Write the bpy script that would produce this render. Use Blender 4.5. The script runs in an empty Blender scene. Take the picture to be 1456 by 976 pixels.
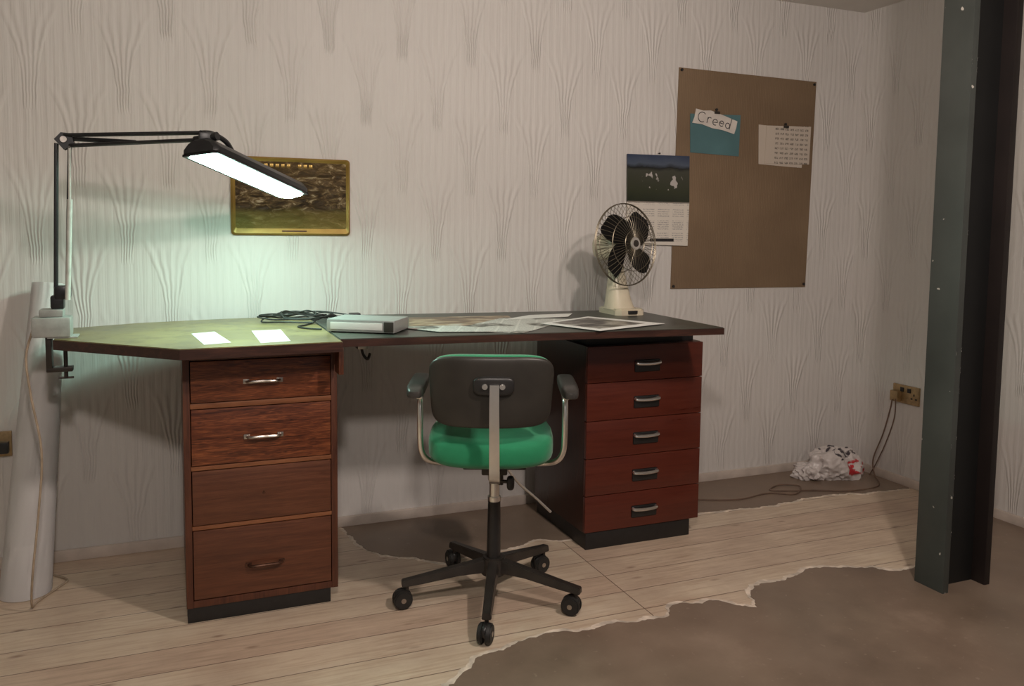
import bpy, bmesh, math, random
from mathutils import Vector, Matrix, noise
random.seed(4)
COL = bpy.context.scene.collection
CUR = Matrix.Identity(4)

# ------------------------------------------------------------------ materials
class NT:
    def __init__(s, name):
        s.m = bpy.data.materials.new(name); s.m.use_nodes = True
        s.t = s.m.node_tree; s.b = s.t.nodes['Principled BSDF']
    def n(s, typ, **kw):
        nd = s.t.nodes.new(typ)
        for k, v in kw.items(): setattr(nd, k, v)
        return nd
    def l(s, a, b): s.t.links.new(a, b)
    def setin(s, sock, v):
        if hasattr(v, 'is_output') or isinstance(v, bpy.types.NodeSocket): s.l(v, sock)
        else: sock.default_value = v
    def math(s, op, a, b=None, c=None, clamp=False):
        nd = s.n('ShaderNodeMath', operation=op, use_clamp=clamp)
        s.setin(nd.inputs[0], a)
        if b is not None: s.setin(nd.inputs[1], b)
        if c is not None: s.setin(nd.inputs[2], c)
        return nd.outputs[0]
    def coord(s):
        return s.n('ShaderNodeTexCoord').outputs['Object']
    def mapping(s, vec, scale=(1,1,1), rot=(0,0,0), loc=(0,0,0)):
        nd = s.n('ShaderNodeMapping'); s.l(vec, nd.inputs[0])
        nd.inputs['Scale'].default_value = scale; nd.inputs['Rotation'].default_value = rot
        nd.inputs['Location'].default_value = loc
        return nd.outputs[0]
    def noise(s, vec, scale=5, detail=4, rough=.5, dist=0):
        nd = s.n('ShaderNodeTexNoise'); s.l(vec, nd.inputs['Vector'])
        nd.inputs['Scale'].default_value = scale; nd.inputs['Detail'].default_value = detail
        nd.inputs['Roughness'].default_value = rough; nd.inputs['Distortion'].default_value = dist
        return nd.outputs['Fac']
    def ramp(s, fac, stops):
        nd = s.n('ShaderNodeValToRGB'); s.setin(nd.inputs[0], fac)
        el = nd.color_ramp.elements
        while len(el) < len(stops): el.new(.5)
        for e, (p, c) in zip(el, stops):
            e.position = p; e.color = (c, c, c, 1) if isinstance(c, (int, float)) else (*c, 1)
        return nd.outputs[0]
    def mix(s, fac, a, b, mode='MIX'):
        nd = s.n('ShaderNodeMix', data_type='RGBA', blend_type=mode)
        s.setin(nd.inputs[0], fac)
        for sock, v in ((nd.inputs[6], a), (nd.inputs[7], b)):
            if isinstance(v, tuple): sock.default_value = (*v[:3], 1)
            else: s.l(v, sock)
        return nd.outputs[2]
    def bump(s, h, strength=.3, dist=.01):
        nd = s.n('ShaderNodeBump'); s.l(h, nd.inputs['Height'])
        nd.inputs['Strength'].default_value = strength; nd.inputs['Distance'].default_value = dist
        s.l(nd.outputs[0], s.b.inputs['Normal'])
    def col(s, c):
        if isinstance(c, tuple): s.b.inputs['Base Color'].default_value = (*c, 1)
        else: s.l(c, s.b.inputs['Base Color'])
    def rough(s, v): s.setin(s.b.inputs['Roughness'], v)

def simple(name, c, rough=.5, metal=0, var=.12, scale=30, bump=0, spec=.5):
    k = NT(name); v = k.coord(); f = k.noise(v, scale, 4)
    d = tuple(max(0, x*(1-var*2)) for x in c); e = tuple(min(1, x*(1+var)) for x in c)
    k.col(k.ramp(f, [(.3, d), (.7, e)])); k.rough(rough)
    k.b.inputs['Metallic'].default_value = metal
    k.b.inputs['Specular IOR Level'].default_value = spec
    if bump: k.bump(k.noise(v, scale*8, 3), bump, .001)
    return k.m

def wood(name, dark, mid, light, rough=.35, axis='X', gscale=1.0, contrast=(.3,.5,.72), ripple=0):
    k = NT(name); v = k.coord()
    sc = {'X': (1.6, 22, 26), 'Z': (22, 22, 1.6), 'Y': (22, 1.6, 26)}[axis]
    m = k.mapping(v, tuple(x*gscale for x in sc))
    f = k.noise(m, 2.2, 6, .6, 1.2)
    f2 = k.noise(k.mapping(v, tuple(x*5*gscale for x in sc)), 3, 3)
    g = k.math('ADD', k.math('MULTIPLY', f, .7), k.math('MULTIPLY', f2, .3))
    if ripple:
        rp = k.noise(k.mapping(v, (7, 60, 85)), 2.0, 3, .5, 2.5)
        g = k.math('ADD', g, k.math('MULTIPLY', k.math('SUBTRACT', rp, .5), ripple))
    c = k.ramp(g, [(contrast[0], dark), (contrast[1], mid), (contrast[2], light)])
    blot = k.noise(v, 5, 3)
    c = k.mix(k.math('MULTIPLY', blot, .45), c, dark)
    k.col(c); k.rough(k.math('ADD', k.math('MULTIPLY', f, .25), rough-.1))
    k.bump(f2, .15, .001)
    return k.m

# ------------------------------------------------------------------ mesh helpers
def finish(name, bm, mat, parent, smooth=False, mats=None):
    bm.transform(CUR)
    me = bpy.data.meshes.new(name); bm.normal_update(); bm.to_mesh(me); bm.free()
    for m in (mats or [mat]): me.materials.append(m)
    if smooth:
        for p in me.polygons: p.use_smooth = True
        try: me.set_sharp_from_angle(angle=math.radians(38))
        except Exception: pass
    ob = bpy.data.objects.new(name, me); COL.objects.link(ob)
    if parent is not None:
        ob.parent = parent; ob.matrix_parent_inverse = Matrix.Translation(-Vector(parent.location))
    return ob
def root(name, loc):
    e = bpy.data.objects.new(name, None); e.empty_display_size = .05
    e.location = loc; COL.objects.link(e); return e
def box(name, a, b, mat, parent=None, bevel=.0015, seg=2, M=None):
    bm = bmesh.new(); bmesh.ops.create_cube(bm, size=1)
    a = Vector(a); b = Vector(b)
    for v in bm.verts:
        v.co = Vector((a[i] + (v.co[i]+.5)*(b[i]-a[i]) for i in range(3)))
    if bevel: bmesh.ops.bevel(bm, geom=list(bm.edges), offset=bevel, segments=seg, affect='EDGES', profile=.6)
    if M is not None: bm.transform(M)
    return finish(name, bm, mat, parent, smooth=bool(bevel))
def frame_of(d):
    d = d.normalized(); up = Vector((0,0,1)) if abs(d.z) < .95 else Vector((1,0,0))
    x = up.cross(d).normalized(); y = d.cross(x); return x, y
def cyl(name, p0, p1, r0, r1, mat, parent=None, seg=20, bevel=0):
    p0 = Vector(p0); p1 = Vector(p1); x, y = frame_of(p1-p0); bm = bmesh.new(); R = []
    for p, r in ((p0, r0), (p1, r1)):
        R.append([bm.verts.new(p + (x*math.cos(t)+y*math.sin(t))*r) for t in [2*math.pi*i/seg for i in range(seg)]])
    for i in range(seg): bm.faces.new((R[0][i], R[0][(i+1)%seg], R[1][(i+1)%seg], R[1][i]))
    c0 = bm.faces.new(R[0][::-1]); c1 = bm.faces.new(R[1])
    if bevel:
        bmesh.ops.bevel(bm, geom=list(set(c0.edges)|set(c1.edges)), offset=bevel, segments=2, affect='EDGES')
    return finish(name, bm, mat, parent, smooth=True)
def catmull(pts, n=8, cyclic=False):
    P = [Vector(p) for p in pts]; out = []; N = len(P)
    rng = N if cyclic else N-1
    for i in range(rng):
        if cyclic: a, b, c, d = P[(i-1)%N], P[i], P[(i+1)%N], P[(i+2)%N]
        else: a, b, c, d = P[max(i-1,0)], P[i], P[i+1], P[min(i+2,N-1)]
        for k in range(n):
            t = k/n
            out.append(.5*((2*b)+(c-a)*t+(2*a-5*b+4*c-d)*t*t+(3*b-a-3*c+d)*t**3))
    if not cyclic: out.append(P[-1])
    return out
def tube_bm(bm, pts, r, seg=8, cyclic=False):
    n = len(pts); rings = []; prev = None
    for i, p in enumerate(pts):
        if cyclic: t = (pts[(i+1)%n]-pts[(i-1)%n])
        else: t = pts[min(i+1,n-1)]-pts[max(i-1,0)]
        if t.length < 1e-9: t = Vector((0,0,1))
        t.normalize()
        if prev is None: x, y = frame_of(t)
        else:
            x = prev - t*prev.dot(t)
            if x.length < 1e-6: x, _ = frame_of(t)
            x.normalize(); y = t.cross(x)
        prev = x
        rr = r[i] if isinstance(r, list) else r
        rings.append([bm.verts.new(p+(x*math.cos(a)+y*math.sin(a))*rr) for a in [2*math.pi*k/seg for k in range(seg)]])
    for i in range(n if cyclic else n-1):
        A, B = rings[i], rings[(i+1)%n]
        for k in range(seg): bm.faces.new((A[k], A[(k+1)%seg], B[(k+1)%seg], B[k]))
    if not cyclic: bm.faces.new(rings[0][::-1]); bm.faces.new(rings[-1])
def tube(name, pts, r, mat, parent=None, smooth=8, seg=8, cyclic=False):
    bm = bmesh.new(); pp = catmull(pts, smooth, cyclic) if smooth else [Vector(p) for p in pts]
    tube_bm(bm, pp, r, seg, cyclic); return finish(name, bm, mat, parent, smooth=True)
def prism(name, pts, z0, z1, mat, parent=None, side=None, bevel=0):
    bm = bmesh.new()
    lo = [bm.verts.new((x, y, z0)) for x, y in pts]; hi = [bm.verts.new((x, y, z1)) for x, y in pts]
    top = bm.faces.new(hi); bot = bm.faces.new(lo[::-1]); n = len(pts); sides = []
    for i in range(n): sides.append(bm.faces.new((lo[i], lo[(i+1)%n], hi[(i+1)%n], hi[i])))
    bmesh.ops.recalc_face_normals(bm, faces=bm.faces)
    if side:
        for f in sides: f.material_index = 1
        bot.material_index = 1
    if bevel: bmesh.ops.bevel(bm, geom=list(top.edges), offset=bevel, segments=2, affect='EDGES')
    return finish(name, bm, mat, parent, mats=[mat, side] if side else None)
def spw(c, e): return math.copysign(abs(c)**e, c)
def sell(name, cen, abc, e1, e2, mat, parent=None, M=None, nu=40, nv=20, fn=None):
    bm = bmesh.new(); rows = []
    for j in range(1, nv):
        ph = -math.pi/2 + math.pi*j/nv
        rows.append([bm.verts.new((abc[0]*spw(math.cos(ph), e1)*spw(math.cos(th), e2), abc[1]*spw(math.cos(ph), e1)*spw(math.sin(th), e2), abc[2]*spw(math.sin(ph), e1))) for th in [2*math.pi*i/nu for i in range(nu)]])
    b = bm.verts.new((0,0,-abc[2])); t = bm.verts.new((0,0,abc[2]))
    for j in range(len(rows)-1):
        for i in range(nu): bm.faces.new((rows[j][i], rows[j][(i+1)%nu], rows[j+1][(i+1)%nu], rows[j+1][i]))
    for i in range(nu):
        bm.faces.new((b, rows[0][(i+1)%nu], rows[0][i])); bm.faces.new((t, rows[-1][i], rows[-1][(i+1)%nu]))
    if fn:
        for v in bm.verts: v.co = fn(v.co)
    if M is not None: bm.transform(M)
    bm.transform(Matrix.Translation(Vector(cen)))
    return finish(name, bm, mat, parent, smooth=True)

# ------------------------------------------------------------------ surface materials
def wallpaper():
    k = NT('wallpaper_embossed'); v = k.coord()
    sx = k.n('ShaderNodeSeparateXYZ'); k.l(v, sx.inputs[0])
    wv = k.math('MULTIPLY', k.math('SUBTRACT', k.noise(k.mapping(v, (3, 3, 9)), 1.0, 2), .5), .02)
    x = k.math('ADD', k.math('SUBTRACT', sx.outputs[0], sx.outputs[1]), wv); z = sx.outputs[2]
    h = None
    for i, (ox, oz) in enumerate(((0, 0), (.5, .5))):
        u = k.math('SUBTRACT', k.math('FRACT', k.math('ADD', k.math('DIVIDE', x, .25), ox+20)), .5)
        w = k.math('FRACT', k.math('ADD', k.math('DIVIDE', z, .46), oz))
        au = k.math('ABSOLUTE', u)
        den = k.math('ADD', k.math('MULTIPLY', k.math('POWER', w, 2.6), .34), .030)
        t = k.math('DIVIDE', au, den)
        s = k.math('COSINE', k.math('MULTIPLY', t, 6.283))
        mask = k.math('MULTIPLY', k.math('LESS_THAN', t, 2.5), k.ramp(w, [(.0, 0), (.06, 1), (.58, 1), (.72, 0)]))
        e = k.math('MULTIPLY', k.math('ADD', s, 1.0), mask)
        h = e if h is None else k.math('ADD', h, e)
    am = k.ramp(k.noise(v, 5, 3), [(.35, .45), (.6, 1)])
    h = k.math('MULTIPLY', h, am)
    stripe = k.math('SINE', k.math('MULTIPLY', x, 6.283/.026))
    wob = k.noise(k.mapping(v, (70, 70, 2.2)), 2, 3)
    h = k.math('ADD', k.math('MULTIPLY', h, .60), k.math('ADD', k.math('MULTIPLY', stripe, .20), k.math('MULTIPLY', wob, .9)))
    big = k.noise(v, 1.3, 4)
    c = k.ramp(big, [(.3, (.60, .575, .55)), (.7, (.67, .645, .62))])
    st = k.noise(k.mapping(v, (14, 14, 1.2)), 1.5, 4)
    c = k.mix(k.math('MULTIPLY', st, .14), c, (.40, .35, .31))
    k.col(c); k.rough(.55); k.bump(h, .75, .0024)
    return k.m
def floorboards():
    k = NT('pine_floorboards'); v = k.coord()
    br = k.n('ShaderNodeTexBrick'); k.l(v, br.inputs['Vector'])
    br.offset = .37; br.offset_frequency = 1; br.squash = 1
    for nme, val in (('Scale', 1.0), ('Mortar Size', .0016), ('Mortar Smooth', .3), ('Bias', 0.0), ('Brick Width', 1.9), ('Row Height', .116)):
        br.inputs[nme].default_value = val
    br.inputs['Color1'].default_value = (.34, .34, .34, 1); br.inputs['Color2'].default_value = (.74, .74, .74, 1)
    br.inputs['Mortar'].default_value = (0, 0, 0, 1)
    grain = k.noise(k.mapping(v, (2.2, 34, 1)), 2.5, 6, .6, .8)
    c = k.ramp(grain, [(.28, (.47, .35, .25)), (.5, (.62, .49, .37)), (.75, (.70, .58, .45))])
    tint = k.mix(.30, c, br.outputs['Color'], 'OVERLAY')
    vo = k.n('ShaderNodeTexVoronoi'); k.l(k.mapping(v, (3.6, 9.5, 1)), vo.inputs['Vector']); vo.inputs['Scale'].default_value = 1.5
    knot = k.ramp(vo.outputs['Distance'], [(.03, 1), (.13, 0)])
    c = k.mix(k.math('MULTIPLY', knot, .7), tint, (.20, .11, .07))
    dirt = k.noise(v, 2.2, 6, .65)
    c = k.mix(k.math('MULTIPLY', k.ramp(dirt, [(.42, 0), (.75, 1)]), .7), c, (.36, .25, .19))
    c = k.mix(k.math('MULTIPLY', br.outputs['Fac'], .85), c, (.13, .085, .06))
    k.col(c); k.rough(.42)
    hh = k.math('SUBTRACT', k.math('MULTIPLY', grain, .25), br.outputs['Fac'])
    k.bump(hh, .4, .0015)
    return k.m
M_wall = wallpaper(); M_floor = floorboards()
M_ceil = simple('ceiling_paint', (.72, .69, .65), .7, scale=3, var=.04)
M_base = simple('baseboard_paint', (.60, .52, .46), .45, scale=12, var=.1)
k = NT('old_lino_underlay'); v = k.coord()
f = k.noise(v, 3, 6, .65); g = k.noise(v, 60, 3); f3 = k.noise(v, 1.1, 4, .6)
c = k.ramp(f, [(.3, (.145, .101, .073)), (.6, (.225, .163, .120)), (.8, (.33, .25, .19))])
c = k.mix(k.ramp(f3, [(.5, 0), (.72, .5)]), c, (.33, .26, .20))  # broad pale blotches: pools of overhead light put into the lino colour
c = k.mix(k.ramp(g, [(.66, 0), (.8, .5)]), c, (.40, .32, .26)); k.col(c); k.rough(k.math('ADD', k.math('MULTIPLY', f, .5), .20)); k.bump(f, .3, .004); M_lino = k.m
M_rim = simple('torn_backing', (.74, .64, .54), .8, scale=25, var=.2)
M_drawL = wood('mahogany_ripple', (.040, .009, .004), (.155, .040, .014), (.34, .105, .036), .36, ripple=.7, contrast=(.30, .50, .70))
M_drawL2 = wood('mahogany_faded', (.060, .019, .009), (.120, .039, .017), (.19, .068, .031), .42)
M_frameL = wood('mahogany_frame', (.040, .011, .006), (.10, .030, .013), (.16, .052, .022), .4, 'Z')
M_railL = wood('rail_light', (.12, .042, .018), (.24, .088, .036), (.34, .14, .06), .4)
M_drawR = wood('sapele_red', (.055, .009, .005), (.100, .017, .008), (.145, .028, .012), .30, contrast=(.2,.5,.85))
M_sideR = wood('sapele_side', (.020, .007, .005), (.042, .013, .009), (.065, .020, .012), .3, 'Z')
M_black = simple('black_plinth', (.012, .011, .011), .45, scale=40)
M_blackpl = simple('black_plastic', (.018, .017, .017), .38, scale=40)
M_rubber = simple('rubber_black', (.015, .014, .013), .6, scale=40)
M_iron = simple('dark_steel', (.060, .052, .046), .4, .6, scale=20)
M_chrome = simple('chrome', (.86, .84, .81), .28, 1, var=.03, scale=20)
M_pull = simple('satin_pull', (.50, .46, .42), .3, 1, var=.15, scale=60)
M_bronze = simple('bronze_pull', (.12, .06, .04), .4, .8, var=.2, scale=60)
M_edge = wood('desk_edge', (.02, .008, .006), (.045, .017, .011), (.10, .035, .02), .35)
k = NT('desktop_vinyl_left'); v = k.coord(); f = k.noise(v, 6, 5, .6); f2 = k.noise(v, 22, 5, .65)
c = k.ramp(f, [(.3, (.14, .108, .042)), (.7, (.25, .195, .080))]); c = k.mix(k.ramp(f2, [(.48, 0), (.66, .6)]), c, (.065, .052, .026))
k.col(c); k.rough(k.math('ADD', k.math('MULTIPLY', f, .3), .20)); M_topL = k.m
k = NT('desktop_vinyl_right'); v = k.coord(); f = k.noise(v, 5, 6, .65)
k.col(k.ramp(f, [(.3, (.030, .033, .028)), (.7, (.075, .078, .062))])); k.rough(k.math('ADD', k.math('MULTIPLY', f, .3), .22)); M_topR = k.m
M_paper = simple('paper_white', (.78, .76, .73), .7, scale=8, var=.03)
M_slip = simple('slip_paper', (.60, .58, .56), .7, scale=8, var=.03)
M_beige = simple('beige_enamel', (.60, .53, .40), .35, scale=15, var=.06)

# ------------------------------------------------------------------ room
XR, ZC = 2.81, 2.0
XL, YF = -1.7, -3.6
box('floor', (XL-.1, YF, -.06), (XR+.1, .1, 0), M_floor, bevel=0)
box('wall_back', (XL, 0, 0), (XR+.1, .1, ZC), M_wall, bevel=0)
box('wall_right', (XR, YF, 0), (XR+.1, 0, ZC), M_wall, bevel=0)
box('wall_left', (XL-.1, YF, 0), (XL, .1, ZC), M_wall, bevel=0)
box('ceiling', (XL-.1, YF, ZC), (XR+.1, .1, ZC+.06), M_ceil, bevel=0)
box('baseboard_back', (XL, -.013, 0), (XR, 0, .036), M_base, bevel=.003)
box('baseboard_right', (XR-.013, YF, 0), (XR, -.013, .036), M_base, bevel=.003)

def jag(pts, amp, seed):
    out = []; P = [Vector((*p, 0)) for p in pts]
    for i in range(len(P)-1):
        a, b = P[i], P[i+1]; n = max(1, int((b-a).length/.008))
        nrm = Vector((-(b-a).y, (b-a).x, 0)).normalized()
        for q in range(n):
            p = a.lerp(b, q/n)
            d = noise.noise(p*14+Vector((seed, 0, 0)))*amp + noise.noise(p*70+Vector((0, seed, 0)))*amp*.4
            out.append(p+nrm*d)
    out.append(P[-1]); return out
edgeA = [(.38, -1.9), (.47, -1.45), (.573, -1.106), (.671, -1.024), (.771, -.982), (.848, -.961), (.984, -.973), (1.126, -.985), (1.217, -.998), (1.295, -.947), (1.389, -.964), (1.471, -1.014), (1.491, -1.036), (1.561, -.932), (1.652, -.914), (1.811, -.886), (1.951, -.916), (2.045, -.97), (2.17, -1.0), (2.35, -.92), (2.55, -.80), (2.78, -.715)]
edgeB = [(.531, -.016), (.554, -.19), (.60, -.301), (.699, -.357), (.783, -.44), (.946, -.401), (1.11, -.365), (1.28, -.395), (1.5, -.36), (1.80, -.326), (2.05, -.353), (2.31, -.326), (2.478, -.341), (2.634, -.369), (2.79, -.375)]
eA = jag(edgeA, .022, 3.1)
eB = jag(edgeB, .02, 7.7)
ra = root('torn_lino', (1.8, -1.4, 0))
A = [(p.x, p.y) for p in eA] + [(XR-.014, -.70), (XR-.014, YF+.01), (.38, YF+.01)]
def offs(e, d, seed):
    out = []
    for i, p in enumerate(e):
        t = (e[min(i+3, len(e)-1)]-e[max(i-3, 0)]).normalized(); nr = Vector((-t.y, t.x, 0))
        out.append(p+nr*d*(1+1.2*noise.noise(p*20+Vector((seed, 0, 0)))))
    return out
Ar = [(p.x, p.y) for p in offs(eA, .014, 1)] + [(XR-.0135, -.68), (XR-.0135, YF+.005), (.36, YF+.005)]
prism('backing', Ar, 0, .0012, M_rim, ra); prism('sheet', A, .0013, .0028, M_lino, ra)
rb = root('torn_lino.001', (1.6, -.2, 0))
B = [(p.x, p.y) for p in eB] + [(XR-.014, -.014)]
Br = [(p.x, p.y) for p in offs(eB, -.010, 2)] + [(XR-.0135, -.0135)]
prism('backing', Br, 0, .0012, M_rim, rb); prism('sheet', B, .0013, .0028, M_lino, rb)

# ------------------------------------------------------------------ desk
D = root('desk', (.65, -.4, 0))
ZT = .75
TL = [(.408, -.702), (.014, -.721), (-.285, -.446), (-.272, -.20), (-.09, -.115), (.14, -.07), (.408, -.045)]
prism('top_left_wing', TL, ZT-.027, ZT, M_topL, D, M_edge, .002)
prism('top_right_board', [(.410, -.048), (.410, -.652), (1.578, -.735), (1.592, -.165)], ZT-.022, ZT, M_topR, D, M_edge, .002)
box('joint_block', (.405, -.66, .655), (.418, -.60, ZT-.023), M_frameL, D)
x0, x1, yf, yb = .020, .415, -.58, -.10
box('left_side_a', (x0, yf, .041), (x0+.017, yb, ZT-.027), M_frameL, D)
box('left_side_b', (x1-.017, yf, .041), (x1, yb, ZT-.027), M_frameL, D)
box('left_back', (x0+.017, yb-.01, .041), (x1-.017, yb, ZT-.027), M_frameL, D)
box('left_top_rail', (x0+.017, yf+.001, .698), (x1-.017, yf+.03, ZT-.027), M_frameL, D)
box('left_bottom', (x0+.017, yf+.001, .041), (x1-.017, yb-.01, .060), M_frameL, D)
box('left_plinth', (x0+.002, yf+.004, 0), (x1-.02, yb-.01, .041), M_black, D)
dz = [(.588, .696, M_drawL), (.422, .570, M_drawL), (.263, .407, M_drawL2), (.063, .248, M_drawL2)]
for i, (a, b, m) in enumerate(dz):
    box('left_drawer_%d' % (i+1), (x0+.019, yf-.002, a), (x1-.019, yb-.03, b), m, D, .002)
for i, (a, b) in enumerate([(.572, .586), (.409, .420), (.250, .261)]):
    box('left_rail_%d' % (i+1), (x0+.017, yf-.001, a), (x1-.017, yf+.03, b), M_railL, D)
def bow(n, z, m, xa=.176, xb=.262):
    y = yf-.002
    tube(n, [(xa, y, z), (xa+.006, y-.014, z), (xa+.02, y-.019, z+.001), ((xa+xb)/2, y-.021, z+.002), (xb-.02, y-.019, z+.001), (xb-.006, y-.014, z), (xb, y, z)], .0042, m, D, 6, 8)
    for x in (xa, xb): box(n+'_foot', (x-.008, y-.003, z-.006), (x+.008, y, z+.006), m, D, .001)
bow('pull_1', .638, M_pull); bow('pull_2', .490, M_pull); bow('pull_4', .140, M_bronze)
cyl('screw_3', (.218, yf-.004, .335), (.218, yf, .335), .004, .004, M_bronze, D, 12)
x0, x1, yf, yb = 1.229, 1.668, -.50, -.10
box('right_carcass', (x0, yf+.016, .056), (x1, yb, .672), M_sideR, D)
box('right_neck', (x0+.02, yf+.03, .672), (x1-.02, yb, ZT-.022), M_black, D)
box('right_plinth', (x0+.006, yf+.004, 0), (x1-.032, yb-.005, .056), M_black, D)
for i, (a, b, zh) in enumerate([(.553, .671, .603), (.428, .551, .483), (.304, .426, .361), (.180, .302, .236), (.058, .178, .112)]):
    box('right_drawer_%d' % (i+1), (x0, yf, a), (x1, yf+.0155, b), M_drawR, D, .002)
    box('handle_recess_%d' % (i+1), (1.402, yf-.004, zh-.022), (1.498, yf+.001, zh+.018), M_black, D, .004)
    tube('handle_bar_%d' % (i+1), [(1.406, yf-.004, zh+.010), (1.41, yf-.013, zh+.008), (1.45, yf-.015, zh+.006), (1.49, yf-.013, zh+.008), (1.494, yf-.004, zh+.010)], .0052, M_chrome, D, 5, 8)
tube('underside_hook', [(.50, -.5, .728), (.50, -.5, .70), (.505, -.505, .68), (.515, -.51, .67), (.523, -.505, .685)], .004, M_iron, D)
box('underside_clip', (.485, -.52, .700), (.515, -.48, .728), M_pull, D)

# ------------------------------------------------------------------ office chair
CH = root('office_chair', (.826, -.721, 0))
ang = math.atan2(-.363, .932)
CUR = Matrix.Translation((.826, -.721, 0)) @ Matrix.Rotation(ang, 4, 'Z')
k = NT('green_upholstery'); v = k.coord(); f = k.noise(v, 9, 4); g = k.noise(v, 420, 2)
c = k.ramp(f, [(.3, (.003, .16, .065)), (.7, (.010, .25, .105))]); st = k.noise(v, 16, 5, .7)
c = k.mix(k.ramp(st, [(.56, 0), (.72, .5)]), c, (.10, .21, .13)); k.col(c); k.rough(.8); k.b.inputs['Sheen Weight'].default_value = .25
k.bump(g, .35, .001); M_green = k.m
M_shell = simple('seat_shell', (.030, .026, .021), .40, scale=12, var=.15)
BX0 = -.010
def seatfn(c):
    z = c.z
    if z > 0: z -= .006*max(0, 1-(c.x/.16)**2)
    return Vector((c.x*(1-.10*(c.y > 0)*(c.y/.18)), c.y, z+.008*(c.x/.16)**2))
sell('seat_cushion', (BX0, .0, .462), (.168, .188, .048), .50, .42, M_green, CH, nu=64, nv=24, fn=seatfn)
box('seat_pan', (-.085, -.11, .404), (.085, .13, .418), M_shell, CH, .006)
def bendb(c):
    return Vector((c.x*(1+.04*c.z/.09), c.y + 1.1*c.x*c.x, c.z))
sell('back_shell', (BX0, -.205, .633), (.157, .013, .091), .35, .5, M_shell, CH, M=None, nu=64, nv=28, fn=bendb)
sell('back_cushion', (BX0, -.187, .636), (.154, .021, .091), .4, .5, M_green, CH, nu=64, nv=28, fn=bendb)
sell('back_bracket', (-.004, -.222, .653), (.052, .010, .024), .5, .6, M_blackpl, CH)
for s in (-1, 1): cyl('bracket_knob', (-.004+s*.022, -.238, .653), (-.004+s*.022, -.228, .653), .007, .008, M_chrome, CH, 14, .001)
bm = bmesh.new(); path = catmull([(-.002, -.236, .658), (-.002, -.237, .60), (-.001, -.237, .52), (0, -.230, .43), (0, -.19, .396), (0, -.10, .388), (0, 0, .388)], 6)
pr = None
for i, p in enumerate(path):
    t = (path[min(i+1, len(path)-1)]-path[max(i-1, 0)]).normalized(); nrm = Vector((1, 0, 0)).cross(t)
    w = .0118 + .003*(i/len(path))
    q = [bm.verts.new(p+Vector((sx*w, 0, 0))+nrm*sy*.0035) for sx, sy in ((-1,-1),(1,-1),(1,1),(-1,1))]
    if pr:
        for a in range(4): bm.faces.new((pr[a], pr[(a+1)%4], q[(a+1)%4], q[a]))
    else: bm.faces.new(q[::-1])
    pr = q
bm.faces.new(pr); bmesh.ops.recalc_face_normals(bm, faces=bm.faces)
finish('back_bar', bm, M_chrome, CH, smooth=True)
box('mechanism', (-.035, -.08, .380), (.035, .09, .404), M_iron, CH, .005)
cyl('column_boss', (0, -.0, .390), (0, 0, .345), .024, .018, M_chrome, CH, 24)
cyl('column_chrome', (0, 0, .36), (0, 0, .275), .0145, .0145, M_chrome, CH, 24)
cyl('column_collar', (0, 0, .30), (0, 0, .285), .019, .019, M_chrome, CH, 24, .002)
cyl('column_black', (0, 0, .285), (0, 0, .10), .0175, .020, M_blackpl, CH, 24)
cyl('hub', (0, 0, .125), (0, 0, .075), .032, .036, M_iron, CH, 28, .003)
cyl('adjust_stem', (.0, -.01, .345), (.045, -.02, .345), .005, .005, M_iron, CH, 10)
sell('adjust_knob', (.045, -.02, .342), (.011, .011, .020), .6, .8, M_blackpl, CH, nu=20, nv=10)
cyl('adjust_nut', (.018, -.012, .335), (.018, -.012, .385), .007, .007, M_iron, CH, 8)
tube('tilt_lever', [(.03, .02, .38), (.07, .05, .32), (.12, .07, .27), (.165, .08, .225)], .004, M_chrome, CH)
cen = Vector((.826, -.721)); tips = [(.592, -.689), (.724, -.941), (.998, -.893), (1.028, -.603), (.79, -.479)]
inv = Matrix.Rotation(-ang, 4, 'Z')
for i, tpt in enumerate(tips):
    d = inv @ Vector((tpt[0]-cen.x, tpt[1]-cen.y, 0)); L = .245; d.normalize(); sd = Vector((-d.y, d.x, 0))
    bm = bmesh.new(); prv = None
    for (s, zt, zb, w) in ((.02, .122, .085, .018), (.10, .108, .082, .016), (.20, .090, .068, .014), (L+.014, .080, .062, .013)):
        q = [bm.verts.new(d*s+sd*a*w*b2+Vector((0, 0, zz))) for a, b2, zz in ((-1, 1, zb), (1, 1, zb), (1, .75, zt), (-1, .75, zt))]
        if prv:
            for a in range(4): bm.faces.new((prv[a], prv[(a+1)%4], q[(a+1)%4], q[a]))
        else: bm.faces.new(q)
        prv = q
    bm.faces.new(prv[::-1]); bmesh.ops.recalc_face_normals(bm, faces=bm.faces)
    bmesh.ops.bevel(bm, geom=list(bm.edges), offset=.002, segments=2, affect='EDGES')
    finish('leg_%d' % (i+1), bm, M_iron, CH, smooth=True)
    p = d*L; th = [1.9, 2.9, 1.2, 2.2, .4][i]
    ax = Vector((math.cos(th), math.sin(th), 0)); fw = Vector((-ax.y, ax.x, 0)); cc = p + fw*.012
    cyl('caster_stem_%d' % (i+1), (p.x, p.y, .066), (p.x, p.y, .038), .006, .006, M_iron, CH, 12)
    for s in (-1, 1):
        a = cc+ax*s*.004; b = cc+ax*s*.018
        cyl('caster_wheel_%d' % (i+1), (a.x, a.y, .0275), (b.x, b.y, .0275), .0275, .025, M_rubber, CH, 28, .003)
    a = cc-ax*.019; b = cc+ax*.019
    cyl('caster_axle_%d' % (i+1), (a.x, a.y, .0275), (b.x, b.y, .0275), .007, .007, M_pull, CH, 12)
    sell('caster_hood_%d' % (i+1), (cc.x, cc.y, .036), (.012, .024, .018), .8, .8, M_blackpl, CH, M=Matrix.Rotation(th, 4, 'Z'), nu=20, nv=10)
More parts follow.
